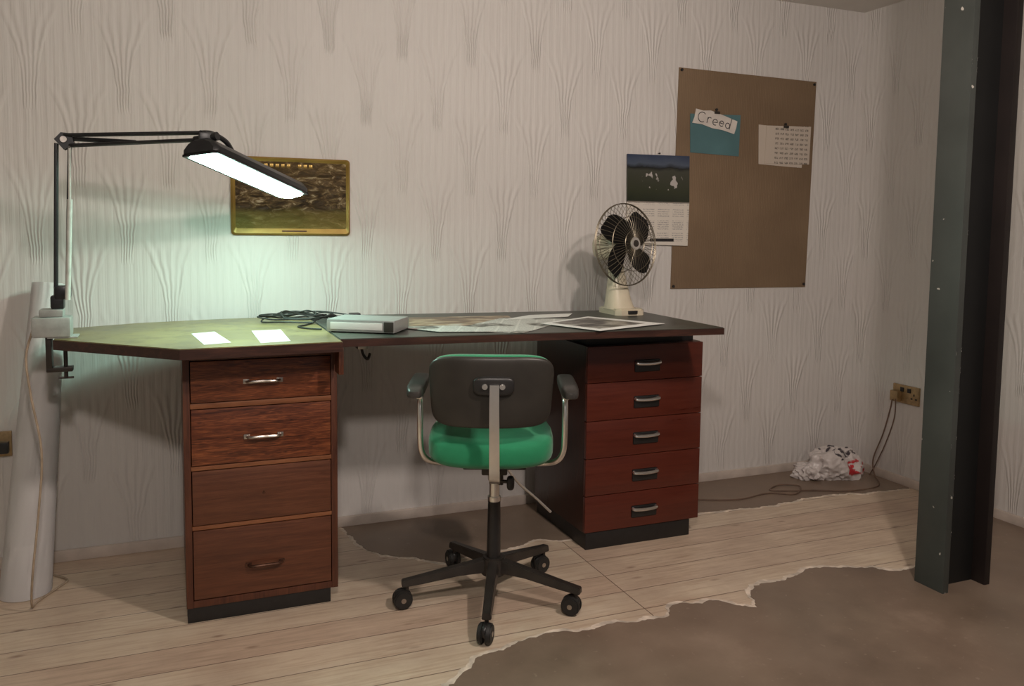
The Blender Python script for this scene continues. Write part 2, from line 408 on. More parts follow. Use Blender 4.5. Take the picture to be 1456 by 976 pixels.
M_armpad = simple('arm_pad_plastic', (.040, .037, .034), .35, scale=20)
for s in (-1, 1):
    X = s*.189-.006
    sell('arm_pad', (s*.199-.006, -.085, .630), (.023, .125, .016), .5, .45, M_armpad, CH, nu=40, nv=14, fn=lambda c: Vector((c.x, c.y, c.z-.10*max(0, abs(c.y)-.09))))
    box('arm_plate', (X-.008, -.17, .608), (X+.008, .0, .617), M_chrome, CH, .002)
    tube('arm_tube', [(X, -.10, .615), (X, -.135, .60), (X, -.145, .56), (X, -.142, .50), (X*.985, -.13, .46), (X*.91, -.11, .432), (X*.75, -.08, .416), (X*.4, -.05, .408)], .0078, M_chrome, CH, 8, 12)
CUR = Matrix.Identity(4)

# ------------------------------------------------------------------ steel column
SC = root('steel_column', (2.14, -1.11, 0))
k = NT('column_paint'); v = k.coord(); f = k.noise(v, 4, 4); ch = k.noise(v, 38, 2)
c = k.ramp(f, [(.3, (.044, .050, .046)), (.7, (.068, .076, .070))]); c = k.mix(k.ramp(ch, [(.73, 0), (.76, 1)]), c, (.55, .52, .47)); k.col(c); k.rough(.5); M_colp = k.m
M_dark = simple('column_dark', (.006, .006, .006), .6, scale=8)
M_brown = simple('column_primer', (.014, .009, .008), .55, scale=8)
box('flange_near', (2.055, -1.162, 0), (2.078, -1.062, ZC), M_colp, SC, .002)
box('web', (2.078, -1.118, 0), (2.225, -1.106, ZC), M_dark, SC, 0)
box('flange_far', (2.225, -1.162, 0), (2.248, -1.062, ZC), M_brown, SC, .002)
bm = bmesh.new()
for z, sgn in ((.72, 1), (.46, 1), (1.52, -1), (.60, 1), (.30, 1), (1.05, 1), (1.53, 1), (.71, -1), (.44, -1), (.18, 1), (.35, 1), (.66, 1), (1.50, 1)):
    c0 = Vector((2.0785 if sgn > 0 else 2.0545, -1.1625, z)); n = 7
    vs = [bm.verts.new(c0+Vector((-.004*abs(math.cos(t))*sgn, -.0004, .009*math.sin(t)*random.uniform(.4, 1.2)))) for t in [2*math.pi*i/n for i in range(n)]]
    bm.faces.new(vs)
finish('paint_chips', bm, simple('bare_primer', (.55, .53, .50), .6), SC)

# ------------------------------------------------------------------ wall board with notes
BD = root('pin_board', (2.2, 0, 1.25))
k = NT('brown_card'); v = k.coord(); sx = k.n('ShaderNodeSeparateXYZ'); k.l(v, sx.inputs[0])
line = k.math('SINE', k.math('MULTIPLY', sx.outputs[0], 6.283/.0085)); f = k.noise(v, 3, 4)
c = k.ramp(f, [(.3, (.165, .108, .062)), (.7, (.225, .152, .090))]); c = k.mix(k.math('MULTIPLY', k.math('ADD', line, 1), .08), c, (.1, .06, .03)); k.col(c); k.rough(.7); k.bump(line, .25, .001); M_card = k.m
def poly_wall(name, pts, y0, y1, mat, parent):
    bm = bmesh.new(); a = [bm.verts.new((x, y0, z)) for x, z in pts]; b = [bm.verts.new((x, y1, z)) for x, z in pts]; n = len(pts)
    bm.faces.new(a); bm.faces.new(b[::-1])
    for i in range(n): bm.faces.new((a[i], b[i], b[(i+1)%n], a[(i+1)%n]))
    bmesh.ops.recalc_face_normals(bm, faces=bm.faces); return finish(name, bm, mat, parent)
poly_wall('card', [(1.869, 1.689), (2.557, 1.684), (2.540, .809), (1.857, .812)], -.004, 0, M_card, BD)
M_blue = simple('teal_card', (.075, .165, .18), .6, scale=6, var=.08)
poly_wall('teal_note', [(1.925, 1.512), (2.169, 1.52), (2.166, 1.353), (1.930, 1.359)], -.006, -.0041, M_blue, BD)
M_slipn = simple('note_slip', (.62, .57, .52), .7, scale=18, var=.08)
poly_wall('name_slip', [(1.950, 1.533), (1.985, 1.527), (2.02, 1.530), (2.09, 1.512), (2.152, 1.494), (2.147, 1.468), (2.138, 1.442), (2.08, 1.455), (2.03, 1.460), (1.98, 1.473), (1.934, 1.476), (1.944, 1.50)], -.0085, -.0065, M_slipn, BD)
M_ink = simple('ink', (.02, .018, .02), .5)
def arc(cx, cz, rx, rz, a0, a1, n=10): return [(cx+rx*math.cos(math.radians(a0+(a1-a0)*i/n)), cz+rz*math.sin(math.radians(a0+(a1-a0)*i/n))) for i in range(n+1)]
strokes = [arc(.02, .018, .018, .020, 45, 305), [(.047, .024), (.045, 0)], arc(.056, .012, .009, .013, 170, 50, 6),
           [(.072, .009)]+arc(.082, .011, .011, .012, 5, 300), [(.102, .014)]+arc(.112, .012, .010, .011, 0, 320), arc(.141, .010, .010, .011, 0, 360), [(.156, .042), (.151, -.003)]]
bm = bmesh.new(); rot = math.radians(-9)
for st in strokes:
    pp = [Vector((1.956+x*1.05*math.cos(rot)-z*math.sin(rot), -.0087, 1.487+x*1.05*math.sin(rot)+z*math.cos(rot))) for x, z in st]
    tube_bm(bm, pp, .0017, 6)
finish('handwriting_creed', bm, M_ink, BD)
k = NT('printed_timetable'); v = k.coord(); sx = k.n('ShaderNodeSeparateXYZ'); k.l(v, sx.inputs[0])
gx = k.math('FRACT', k.math('DIVIDE', sx.outputs[0], .026)); gz = k.math('FRACT', k.math('DIVIDE', sx.outputs[2], .020))
g = k.math('MULTIPLY', k.math('MULTIPLY', k.math('GREATER_THAN', gx, .25), k.math('GREATER_THAN', gz, .55)), k.ramp(k.noise(v, 300, 2), [(.42, 0), (.5, 1)]))
inb = k.math('MULTIPLY', k.math('GREATER_THAN', sx.outputs[0], 2.34), k.math('LESS_THAN', sx.outputs[0], 2.52))
k.col(k.mix(k.math('MULTIPLY', k.math('MULTIPLY', g, inb), .75), (.52, .45, .38), (.08, .07, .06))); k.rough(.7); M_tt = k.m
poly_wall('timetable_back', [(2.262, 1.488), (2.50, 1.480), (2.494, 1.318), (2.268, 1.326)], -.006, -.0041, M_tt, BD)
poly_wall('timetable', [(2.30, 1.486), (2.534, 1.494), (2.531, 1.334), (2.298, 1.330)], -.008, -.0061, M_tt, BD)
for (x, z) in ((2.05, 1.535), (2.40, 1.497), (1.880, 1.680), (2.545, 1.672), (2.530, .822), (1.868, .822)):
    cyl('pin', (x, -.009, z), (x, -.001, z), .0055, .0055, M_blackpl, BD, 12)
for x, z in ((2.05, 1.524), (2.40, 1.487)): box('clip', (x-.012, -.014, z-.006), (x+.012, -.008, z+.004), M_iron, BD, .001)

# ------------------------------------------------------------------ calendar
CA = root('hanging_calendar', (1.78, 0, 1.17))
k = NT('calendar_photo'); v = k.coord(); sx = k.n('ShaderNodeSeparateXYZ'); k.l(v, sx.inputs[0])
zz = k.math('ADD', sx.outputs[2], k.math('MULTIPLY', k.noise(v, 18, 3), .03))
mr = k.n('ShaderNodeMapRange'); k.l(zz, mr.inputs[0]); mr.inputs[1].default_value = 1.165; mr.inputs[2].default_value = 1.36
c = k.ramp(mr.outputs[0], [(.0, (.014, .018, .011)), (.25, (.030, .036, .018)), (.66, (.05, .052, .038)), (.72, (.010, .012, .012)), (.80, (.07, .09, .13)), (1, (.030, .045, .090))])
cow = k.ramp(k.noise(k.mapping(v, (1, 1, .8)), 34, 3, .5), [(.57, 0), (.60, 1)])
dx_ = k.math('POWER', k.math('DIVIDE', k.math('SUBTRACT', sx.outputs[0], 1.80), .095), 2)
dz_ = k.math('POWER', k.math('DIVIDE', k.math('SUBTRACT', sx.outputs[2], 1.245), .042), 2)
band = k.math('LESS_THAN', k.math('ADD', dx_, dz_), 1.0)
c = k.mix(k.math('MULTIPLY', cow, band), c, (.45, .42, .40)); k.col(c); k.rough(.25); M_calp = k.m
k = NT('calendar_grid'); v = k.coord(); sx = k.n('ShaderNodeSeparateXYZ'); k.l(v, sx.inputs[0])
gx = k.math('FRACT', k.math('DIVIDE', sx.outputs[0], .068)); gz = k.math('FRACT', k.math('DIVIDE', sx.outputs[2], .0085)); gz2 = k.math('FRACT', k.math('DIVIDE', k.math('SUBTRACT', sx.outputs[2], .99), .048))
g = k.math('MULTIPLY', k.math('MULTIPLY', k.math('GREATER_THAN', gx, .22), k.math('GREATER_THAN', gz, .5)), k.math('MULTIPLY', k.math('GREATER_THAN', gz2, .25), k.ramp(k.noise(v, 350, 2), [(.45, 0), (.52, 1)])))
k.col(k.mix(k.math('MULTIPLY', g, .6), (.66, .61, .54), (.12, .12, .14))); k.rough(.5); M_calg = k.m
poly_wall('photo_page', [(1.640, 1.340), (1.924, 1.343), (1.929, 1.157), (1.644, 1.157)], -.011, -.0042, M_calp, CA)
poly_wall('month_page', [(1.644, 1.156), (1.929, 1.156), (1.927, .985), (1.650, .992)], -.0105, -.0042, M_calg, CA)
box('month_header', (1.75, -.0112, 1.002), (1.86, -.0104, 1.014), M_ink, CA, 0)
cyl('binding', (1.645, -.010, 1.157), (1.928, -.010, 1.157), .003, .003, M_chrome, CA, 8)
cyl('nail', (1.783, -.016, 1.348), (1.783, 0, 1.348), .003, .003, M_iron, CA, 8)
box('hanger', (1.779, -.006, 1.338), (1.787, -.004, 1.352), M_paper, CA, 0)
box('spacer', (1.66, -.0042, 1.0), (1.85, 0, 1.33), M_paper, CA, 0)

# ------------------------------------------------------------------ gold relief picture
GP = root('gold_picture', (.373, 0, 1.145))
k = NT('gold_frame'); v = k.coord(); f = k.noise(v, 12, 4)
k.col(k.ramp(f, [(.3, (.26, .16, .035)), (.7, (.42, .28, .07))])); k.rough(.32); k.b.inputs['Metallic'].default_value = .45; M_gold = k.m
k = NT('gold_relief'); v = k.coord(); f = k.noise(k.mapping(v, (9, 9, 20)), 2.6, 9, .72, .8)
sx = k.n('ShaderNodeSeparateXYZ'); k.l(v, sx.inputs[0])
mr = k.n('ShaderNodeMapRange'); k.l(k.math('ADD', sx.outputs[2], k.math('MULTIPLY', k.noise(v, 9, 3), .05)), mr.inputs[0]); mr.inputs[1].default_value = 1.05; mr.inputs[2].default_value = 1.28
a = k.ramp(f, [(.40, (.018, .011, .006)), (.5, (.09, .055, .022)), (.57, (.26, .18, .08)), (.64, (.70, .60, .42))])
b = k.ramp(mr.outputs[0], [(.0, (.26, .20, .05)), (.28, (.17, .13, .035)), (.36, (.05, .032, .015)), (.7, (.10, .06, .03)), (1, (.20, .13, .05))])
up_ = k.ramp(mr.outputs[0], [(.30, .15), (.38, .65)])
k.col(k.mix(up_, b, a)); k.rough(.3); k.b.inputs['Metallic'].default_value = .35; k.bump(f, .8, .012); M_rel = k.m
X0, X1, Z0, Z1 = .181, .566, 1.016, 1.271
def rr(x0, x1, z0, z1, r, n=5):
    out = []
    for cx, cz, a0 in ((x1-r, z1-r, 0), (x0+r, z1-r, 90), (x0+r, z0+r, 180), (x1-r, z0+r, 270)):
        for i in range(n+1):
            t = math.radians(a0+90*i/n); out.append((cx+r*math.cos(t), cz+r*math.sin(t)))
    return out
O = rr(X0, X1, Z0, Z1, .012); I1 = rr(X0+.006, X1-.006, Z0+.006, Z1-.006, .010); I2 = rr(X0+.014, X1-.014, Z0+.022, Z1-.014, .006)
bm = bmesh.new(); loops = [[bm.verts.new((x, y, z)) for x, z in P] for P, y in ((O, 0), (O, -.008), (I1, -.014), (I2, -.009))]
for a, b in zip(loops, loops[1:]):
    for i in range(len(a)): bm.faces.new((a[i], a[(i+1)%len(a)], b[(i+1)%len(b)], b[i]))
bmesh.ops.recalc_face_normals(bm, faces=bm.faces); finish('frame', bm, M_gold, GP, smooth=True)
poly_wall('relief_panel', I2, -.0092, -.001, M_rel, GP)
for i in range(9):
    if i != 5: box('title_letter_%d' % (i+1), (.285+i*.018, -.0115, 1.238), (.297+i*.018, -.009, 1.250), M_gold, GP, .002)
box('caption', (.34, -.0150, 1.028), (.42, -.0125, 1.032), M_drawL2, GP, 0)

# ------------------------------------------------------------------ sockets
M_brass = simple('brass_plate', (.42, .30, .16), .35, .7, var=.15, scale=50)
def socket(name, cx, cy, cz, side, mat):
    S = root(name, (cx, cy, cz))
    M = Matrix.Translation((cx, cy, cz)) @ (Matrix.Rotation(math.radians(-90), 4, 'Z') if side == 'R' else Matrix.Identity(4))
    box('plate', (-.066, -.009, -.038), (.066, 0, .038), mat, S, .002, M=M)
    for s in (-1, 1):
        box('switch', (s*.018-.008, -.013, .010), (s*.018+.008, -.009, .028), M_blackpl, S, .001, M=M)
        for dx, dz_, w, h in ((0, .004, .006, .009), (-.011, -.012, .009, .006), (.011, -.012, .009, .006)):
            box('pin_slot', (s*.042+dx-w/2, -.0098, dz_-h/2), (s*.042+dx+w/2, -.0088, dz_+h/2), M_black, S, 0, M=M)
    return S, M
S1, SM = socket('power_socket', XR, -.325, .380, 'R', M_brass)
box('plug', (-.058, -.035, -.032), (-.018, -.0095, .012), M_brass, S1, .004, M=SM)
S2, _ = socket('power_socket.001', -.520, 0, .385, 'B', M_brass)
box('plug', (-.520+.022, -.035, .36), (-.520+.060, -.009, .395), M_blackpl, S2, .004)

PC = root('power_cable', (2.7, -.3, 0))
M_cord = simple('cord_brown', (.16, .10, .07), .5)
tube('cord', [(2.772, -.285, .355), (2.765, -.28, .30), (2.755, -.26, .20), (2.74, -.23, .09), (2.73, -.25, .03), (2.68, -.32, .006), (2.52, -.33, .006), (2.38, -.27, .006), (2.30, -.25, .006), (2.22, -.21, .006), (2.30, -.17, .007), (2.36, -.22, .010), (2.28, -.285, .006), (2.18, -.24, .006), (2.02, -.26, .006), (1.86, -.20, .006), (1.75, -.12, .006)], .0028, M_cord, PC, 8, 8)
tube('cord_second', [(2.775, -.30, .36), (2.772, -.30, .28), (2.77, -.27, .18), (2.765, -.23, .08), (2.755, -.20, .01)], .0024, M_cord, PC)

# ------------------------------------------------------------------ plastic bag
BG = root('plastic_bag', (2.62, -.14, 0))
k = NT('bag_plastic'); v = k.coord(); sx = k.n('ShaderNodeSeparateXYZ'); k.l(v, sx.inputs[0])
f = k.noise(v, 14, 3); p = k.noise(v, 34, 2)
redm = k.math('MULTIPLY', k.math('GREATER_THAN', sx.outputs[0], 2.61), k.ramp(k.math('ABSOLUTE', k.math('SUBTRACT', k.math('ADD', sx.outputs[2], k.math('MULTIPLY', f, .03)), .072)), [(.026, 1), (.030, 0)]))
txt = k.ramp(p, [(.44, 0), (.47, 1)])
c = k.mix(k.math('MULTIPLY', redm, txt), (.60, .55, .53), (.50, .03, .04))
bm_ = k.math('MULTIPLY', k.ramp(k.noise(v, 40, 3), [(.52, 0), (.56, 1)]), k.math('MULTIPLY', k.math('GREATER_THAN', sx.outputs[2], .095), k.math('GREATER_THAN', sx.outputs[0], 2.57)))
c = k.mix(bm_, c, (.05, .04, .05)); k.col(c); k.rough(.3); M_bag = k.m
def bagfn(c):
    d = noise.noise(c*14); r = 1-2*abs(noise.noise(c*26+Vector((5, 1, 2)))); cr = 1-2*abs(noise.noise(c*55+Vector((9, 4, 2))))
    q = c*(.93+.26*d+.12*r+.05*cr); q.z = max(q.z, -.049); return q
sell('bag_body', (2.630, -.14, .052), (.120, .085, .074), .9, .9, M_bag, BG, nu=140, nv=70, fn=bagfn)
def tailfn(c):
    q = c*(.9+.4*noise.noise(c*30)+.25*(1-2*abs(noise.noise(c*50)))); q.z = max(q.z, -.021); return q
sell('bag_tail', (2.51, -.115, .024), (.07, .06, .032), .9, .9, M_bag, BG, nu=90, nv=40, fn=tailfn)

# ------------------------------------------------------------------ desk fan
FX = -.022
FN = root('desk_fan', (1.50+FX, -.27, ZT))
fc = Vector((1.500+FX, -.30, .996))
prism('foot', [(x+FX, y) for x, y in [(1.447, -.205), (1.445, -.325), (1.46, -.345), (1.545, -.345), (1.56, -.325), (1.555, -.205)]], ZT, ZT+.022, M_beige, FN, bevel=.005)
bm = bmesh.new(); prv = None
for z, wx, wy, yy in ((ZT+.018, .050, .052, -.27), (ZT+.05, .042, .042, -.262), (ZT+.12, .031, .028, -.250), (ZT+.165, .027, .022, -.240), (ZT+.205, .023, .018, -.235)):
    q = [bm.verts.new((1.492+FX+spw(math.cos(t), .7)*wx, yy+spw(math.sin(t), .7)*wy, z)) for t in [2*math.pi*i/24 for i in range(24)]]
    if prv:
        for a in range(24): bm.faces.new((prv[a], prv[(a+1)%24], q[(a+1)%24], q[a]))
    else: bm.faces.new(q[::-1])
    prv = q
bm.faces.new(prv); finish('neck', bm, M_beige, FN, smooth=True)
box('foot_switch', (1.485+FX, -.352, ZT+.006), (1.52+FX, -.343, ZT+.017), M_blackpl, FN, .001)
FT = Matrix.Translation(fc) @ Matrix.Rotation(math.radians(14), 4, 'Z') @ Matrix.Rotation(math.radians(-6), 4, 'X')
CUR = FT
sell('motor_housing', (0, .085, 0), (.048, .072, .048), .7, .8, M_beige, FN)
cyl('motor_collar', (0, .02, 0), (0, .05, 0), .030, .040, M_beige, FN, 28)
cyl('spindle', (0, -.02, 0), (0, .03, 0), .006, .006, M_chrome, FN, 12)
cyl('blade_hub', (0, -.022, 0), (0, .012, 0), .019, .022, M_blackpl, FN, 24, .003)
for b in range(4):
    bm = bmesh.new(); th0 = math.radians(36+90*b); rows = []
    for i in range(11):
        r = .018+.110*i/10; t = i/10; w = (.016+.084*math.sin(math.pi*min(1, .12+t*.72))**.7)*(1 if t < .92 else .80)
        row = []
        for j in range(7):
            s = (j/6-.5); tw = math.radians(26-12*t)
            u = s*w; tang = u*math.cos(tw); dep = u*math.sin(tw)
            a = th0 + .28*t
            row.append(bm.verts.new((r*math.cos(a)-tang*math.sin(a), dep*.7-.002, r*math.sin(a)+tang*math.cos(a))))
        rows.append(row)
    for i in range(10):
        for j in range(6): bm.faces.new((rows[i][j], rows[i+1][j], rows[i+1][j+1], rows[i][j+1]))
    bmesh.ops.solidify(bm, geom=list(bm.faces), thickness=.0015)
    finish('blade_%d' % (b+1), bm, M_blackpl, FN, smooth=True)
M_wire = simple('cage_wire', (.22, .19, .14), .35, .8, scale=30)
bm = bmesh.new(); RC = .144
def ring(r, y, w=.0013): tube_bm(bm, [Vector((r*math.cos(t), y, r*math.sin(t))) for t in [2*math.pi*i/56 for i in range(56)]], w, 5, True)
ring(RC, 0, .0018); ring(RC, .006, .0018); ring(.095, -.030); ring(.095, .036); ring(.045, -.040)
for i in range(48):
    t = 2*math.pi*i/48
    for sgn, y0 in ((-1, 0), (1, .006)):
        pp = []
        for r, dy in ((.022, .043), (.045, .040), (.075, .036), (.105, .027), (.128, .014), (.144, 0)):
            pp.append(Vector((r*math.cos(t), y0+sgn*dy, r*math.sin(t))))
        tube_bm(bm, pp, .0009, 4)
finish('wire_cage', bm, M_wire, FN, smooth=True)
cyl('cage_badge', (0, -.046, 0), (0, -.040, 0), .021, .024, M_chrome, FN, 28, .002)
cyl('cage_badge_inner', (0, -.0475, 0), (0, -.0455, 0), .012, .012, M_iron, FN, 20)
CUR = Matrix.Identity(4)

# ------------------------------------------------------------------ things on desk
BX = root('silver_modem', (.5, -.5, ZT))
M_silver = simple('silver_plastic', (.34, .34, .33), .35, .3, scale=20, var=.05)
d = Vector((.191, -.122, 0)); L = .200; d.normalize()
MB = Matrix(((d.x, -d.y, 0, .400), (d.y, d.x, 0, -.500), (0, 0, 1, ZT), (0, 0, 0, 1)))
box('case', (0, 0, .003), (L, .13, .038), M_silver, BX, .004, M=MB)
box('front_panel', (.012, -.002, .010), (L-.035, .001, .030), M_slip, BX, .001, M=MB)
box('end_cap', (L-.03, -.0025, .006), (L-.003, .001, .034), M_shell, BX, .001, M=MB)
for a in (.015, L-.015):
    for b in (.015, .115): cyl('foot', MB @ Vector((a, b, 0)), MB @ Vector((a, b, .004)), .006, .006, M_rubber, BX, 10)
CB = root('cable_coil', (.36, -.2, ZT))
for j in range(5):
    pts = []; n = 12
    for i in range(n):
        t = i/n*2*math.pi
        pts.append((.365+random.uniform(-.02, .02)+(.095-.006*j)*math.cos(t)*(1+.25*math.sin(2*t+j)), -.20+random.uniform(-.01, .01)+(.10-.01*j)*math.sin(t), ZT+.003+.004*j+random.uniform(0, .012)))
    tube('loop_%d' % (j+1), pts, .0024, M_rubber, CB, 6, 7, True)
tube('tail', [(.40, -.27, ZT+.003), (.37, -.33, ZT+.003), (.34, -.37, ZT+.003), (.36, -.42, ZT+.003), (.395, -.45, ZT+.003)], .0024, M_rubber, CB)
tube('tail_2', [(.33, -.12, ZT+.004), (.42, -.11, ZT+.02), (.50, -.14, ZT+.015), (.57, -.19, ZT+.004), (.63, -.21, ZT+.004)], .0024, M_rubber, CB)
box('cable_plug', (.53, -.185, ZT), (.565, -.155, ZT+.018), M_blackpl, CB, .004)
k = NT('newsprint'); v = k.coord(); m = k.mapping(v, rot=(0, 0, .45)); sx = k.n('ShaderNodeSeparateXYZ'); k.l(m, sx.inputs[0])
cx = k.math('FRACT', k.math('DIVIDE', sx.outputs[0], .055)); ly = k.math('FRACT', k.math('DIVIDE', sx.outputs[1], .007))
g = k.math('MULTIPLY', k.math('MULTIPLY', k.math('GREATER_THAN', cx, .12), k.math('GREATER_THAN', ly, .5)), k.ramp(k.noise(m, 260, 2), [(.4, 0), (.5, 1)]))
blk = k.ramp(k.noise(m, 7, 1), [(.54, 0), (.56, 1)])
c = k.mix(k.math('MULTIPLY', g, .6), (.62, .60, .56), (.14, .14, .14)); c = k.mix(blk, c, k.ramp(k.noise(v, 40, 4), [(.4, (.08, .08, .07)), (.6, (.36, .33, .30))])); k.col(c); k.rough(.6); M_news = k.m
k = NT('site_photo_print'); v = k.coord(); f = k.noise(k.mapping(v, (6, 14, 1)), 2, 6, .6)
k.col(k.ramp(f, [(.3, (.05, .03, .02)), (.48, (.20, .12, .06)), (.57, (.42, .30, .18)), (.7, (.55, .53, .48))])); k.rough(.35); M_print = k.m
k = NT('grey_photo_print'); v = k.coord(); f = k.noise(k.mapping(v, (8, 10, 1)), 2, 6, .6)
k.col(k.ramp(f, [(.35, (.03, .03, .03)), (.5, (.14, .12, .11)), (.65, (.40, .37, .33))])); k.rough(.35); M_print2 = k.m
def sheet(name, pts, z, mat):
    return prism(name, pts, z, z+.0006, mat)
sheet('paper_slip', [(.047, -.429), (.108, -.400), (.137, -.640), (.071, -.662)], ZT, M_slip)
sheet('paper_slip.001', [(.206, -.413), (.286, -.404), (.282, -.655), (.206, -.672)], ZT, M_slip)
NP = root('newspaper', (.9, -.45, ZT))
prism('photo_page', [(.64, -.50), (.72, -.20), (1.06, -.23), (1.00, -.50)], ZT, ZT+.0006, M_print, NP)
prism('page_1', [(.74, -.56), (.92, -.690), (1.22, -.40), (1.02, -.29)], ZT+.0008, ZT+.0014, M_news, NP)
prism('page_2', [(1.00, -.35), (1.13, -.25), (1.30, -.24), (1.24, -.33)], ZT+.0016, ZT+.0022, M_paper, NP)
prism('page_3', [(.60, -.45), (.70, -.60), (.90, -.655), (.80, -.47)], ZT+.0024, ZT+.003, M_news, NP)
prism('page_4', [(1.06, -.50), (1.15, -.722), (1.44, -.615), (1.30, -.36)], ZT+.0032, ZT+.0038, M_paper, NP)
prism('page_4_picture', [(1.10, -.50), (1.17, -.68), (1.38, -.595), (1.28, -.40)], ZT+.0038, ZT+.0041, M_print2, NP)

# ------------------------------------------------------------------ rolled paper
RP = root('paper_roll', (-.40, -.20, 0))
bm = bmesh.new(); b0 = Vector((-.402, -.215, .0)); t0 = Vector((-.335, -.075, .87)); ax = (t0-b0).normalized(); x, y = frame_of(ax); n = 96; turns = 2.6; rows = []
for i in range(n+1):
    th = i/n*turns*2*math.pi; fr_ = i/n
    rb_ = .056+.014*fr_; rt = .038+.008*fr_
    dv = x*math.cos(th)+y*math.sin(th)
    lo = b0+dv*rb_; hi = t0+dv*rt; lo.z = .002
    rows.append([bm.verts.new(lo.lerp(hi, q/6)) for q in range(7)])
for a, b in zip(rows, rows[1:]):
    for q in range(6): bm.faces.new((a[q], b[q], b[q+1], a[q+1]))
bmesh.ops.solidify(bm, geom=list(bm.faces), thickness=.0006)
finish('rolled_sheet', bm, simple('roll_paper', (.92, .90, .89), .6, scale=4, var=.02), RP, smooth=True)

# ------------------------------------------------------------------ desk lamp
LP = root('desk_lamp', (-.27, -.40, ZT))
M_lampk = simple('lamp_black', (.022, .022, .024), .35, .2, scale=30)
M_greyc = simple('clamp_grey', (.32, .32, .30), .4, scale=30)
yl = -.40
box('clamp_body', (-.335, yl-.035, ZT+.003), (-.245, yl+.035, ZT+.055), M_greyc, LP, .006)
box('clamp_foot', (-.30, yl-.030, ZT), (-.23, yl+.030, ZT+.004), M_greyc, LP, .001)
box('clamp_c_side', (-.306, yl-.018, .668), (-.292, yl+.018, ZT+.02), M_iron, LP, .002)
box('clamp_c_bottom', (-.306, yl-.018, .660), (-.245, yl+.018, .672), M_iron, LP, .002)
cyl('clamp_screw', (-.262, yl, .640), (-.262, yl, ZT-.0275), .005, .005, M_iron, LP, 12)
cyl('clamp_pad', (-.262, yl, ZT-.032), (-.262, yl, ZT-.0272), .011, .011, M_iron, LP, 16)
cyl('screw_handle', (-.280, yl, .642), (-.244, yl, .642), .003, .003, M_iron, LP, 8)
box('pivot_cap', (-.318, yl-.026, ZT+.055), (-.262, yl+.026, ZT+.075), M_greyc, LP, .005)
box('pivot_block', (-.292, yl-.018, ZT+.075), (-.26, yl+.018, ZT+.11), M_lampk, LP, .006)
box('pivot_plate', (-.283, yl-.022, ZT+.10), (-.245, yl+.022, ZT+.135), M_lampk, LP, .008)
e0 = Vector((-.262, yl, ZT+.11)); e1 = Vector((-.246, yl, 1.262))
for dx0, dx1, r, m in ((-.018, -.022, .0042, M_lampk), (.008, .008, .0036, M_lampk)):
    for dy in (-.012, .012): cyl('lower_arm', e0+Vector((dx0, dy, 0)), e1+Vector((dx1, dy, -.01)), r, r, m, LP, 10)
M_spr = simple('spring_sleeve', (.50, .50, .46), .4, scale=30)
cyl('spring', e0+Vector((.012, -.030, -.01)), e0.lerp(e1, .62)+Vector((.014, -.030, 0)), .0065, .0065, M_spr, LP, 14)
cyl('spring_rod', e0.lerp(e1, .55)+Vector((.014, -.030, 0)), e1+Vector((.010, -.026, -.02)), .0034, .0034, M_spr, LP, 8)
cyl('spring_pin', e1+Vector((.010, -.030, -.02)), e1+Vector((.010, .014, -.02)), .003, .003, M_iron, LP, 8)
poly = [(-.272, 1.262), (-.256, 1.280), (-.232, 1.278), (-.226, 1.250), (-.250, 1.236)]
for dy in (-.016, .012):
    poly_wall('elbow_plate', poly, yl+dy, yl+dy+.004, M_lampk, LP)
cyl('elbow_pivot', (-.250, yl-.022, 1.262), (-.250, yl+.022, 1.262), .008, .008, M_pull, LP, 14)
HW = .105
aS = Vector((.042, -.595, 1.226)); aE = Vector((.320, -.245, 1.138))
a = (aE-aS).normalized(); w = Vector((a.y, -a.x, 0)).normalized(); up = w.cross(a)
if up.z < 0: up = -up
w, up = (w*math.cos(.10)+up*math.sin(.10)), (up*math.cos(.10)-w*math.sin(.10))
HL = (aE-aS).length
def HP(s, t, h): return aS + a*s + w*(t-.02) + up*h
def hull(name, sec, s0, s1, mat):
    bm = bmesh.new(); rows = []
    for s, sc in [(s0, .80), (s0+.008, .95), (s0+.02, 1), (s1-.02, 1), (s1-.008, .95), (s1, .80)]:
        rows.append([bm.verts.new(HP(s, HW/2+(t-HW/2)*sc, h*sc)) for t, h in sec])
    n = len(sec)
    for p, q in zip(rows, rows[1:]):
        for i in range(n): bm.faces.new((p[i], p[(i+1)%n], q[(i+1)%n], q[i]))
    bm.faces.new(rows[0]); bm.faces.new(rows[-1][::-1]); bmesh.ops.recalc_face_normals(bm, faces=bm.faces)
    return finish(name, bm, mat, LP, smooth=True)
hull('hood', [(0, 0), (0, .012), (.014, .028), (.034, .038), (HW-.034, .038), (HW-.014, .028), (HW, .012), (HW, 0)], 0, HL, M_lampk)
k = NT('fluorescent_diffuser'); k.b.inputs['Base Color'].default_value = (.9, .95, .95, 1)
k.b.inputs['Emission Color'].default_value = (.58, 1.0, .84, 1); k.b.inputs['Emission Strength'].default_value = 68; M_em = k.m
bm = bmesh.new()
ra_ = [[bm.verts.new(HP(s, t, h)) for t, h in ((.009, -.001), (.018, -.010), (HW/2, -.015), (HW-.018, -.010), (HW-.009, -.001))] for s in (.016, HL-.016)]
for i in range(4): bm.faces.new((ra_[0][i], ra_[0][i+1], ra_[1][i+1], ra_[1][i]))
bm.faces.new(ra_[0]); bm.faces.new(ra_[1][::-1]); bmesh.ops.recalc_face_normals(bm, faces=bm.faces)
finish('diffuser', bm, M_em, LP)
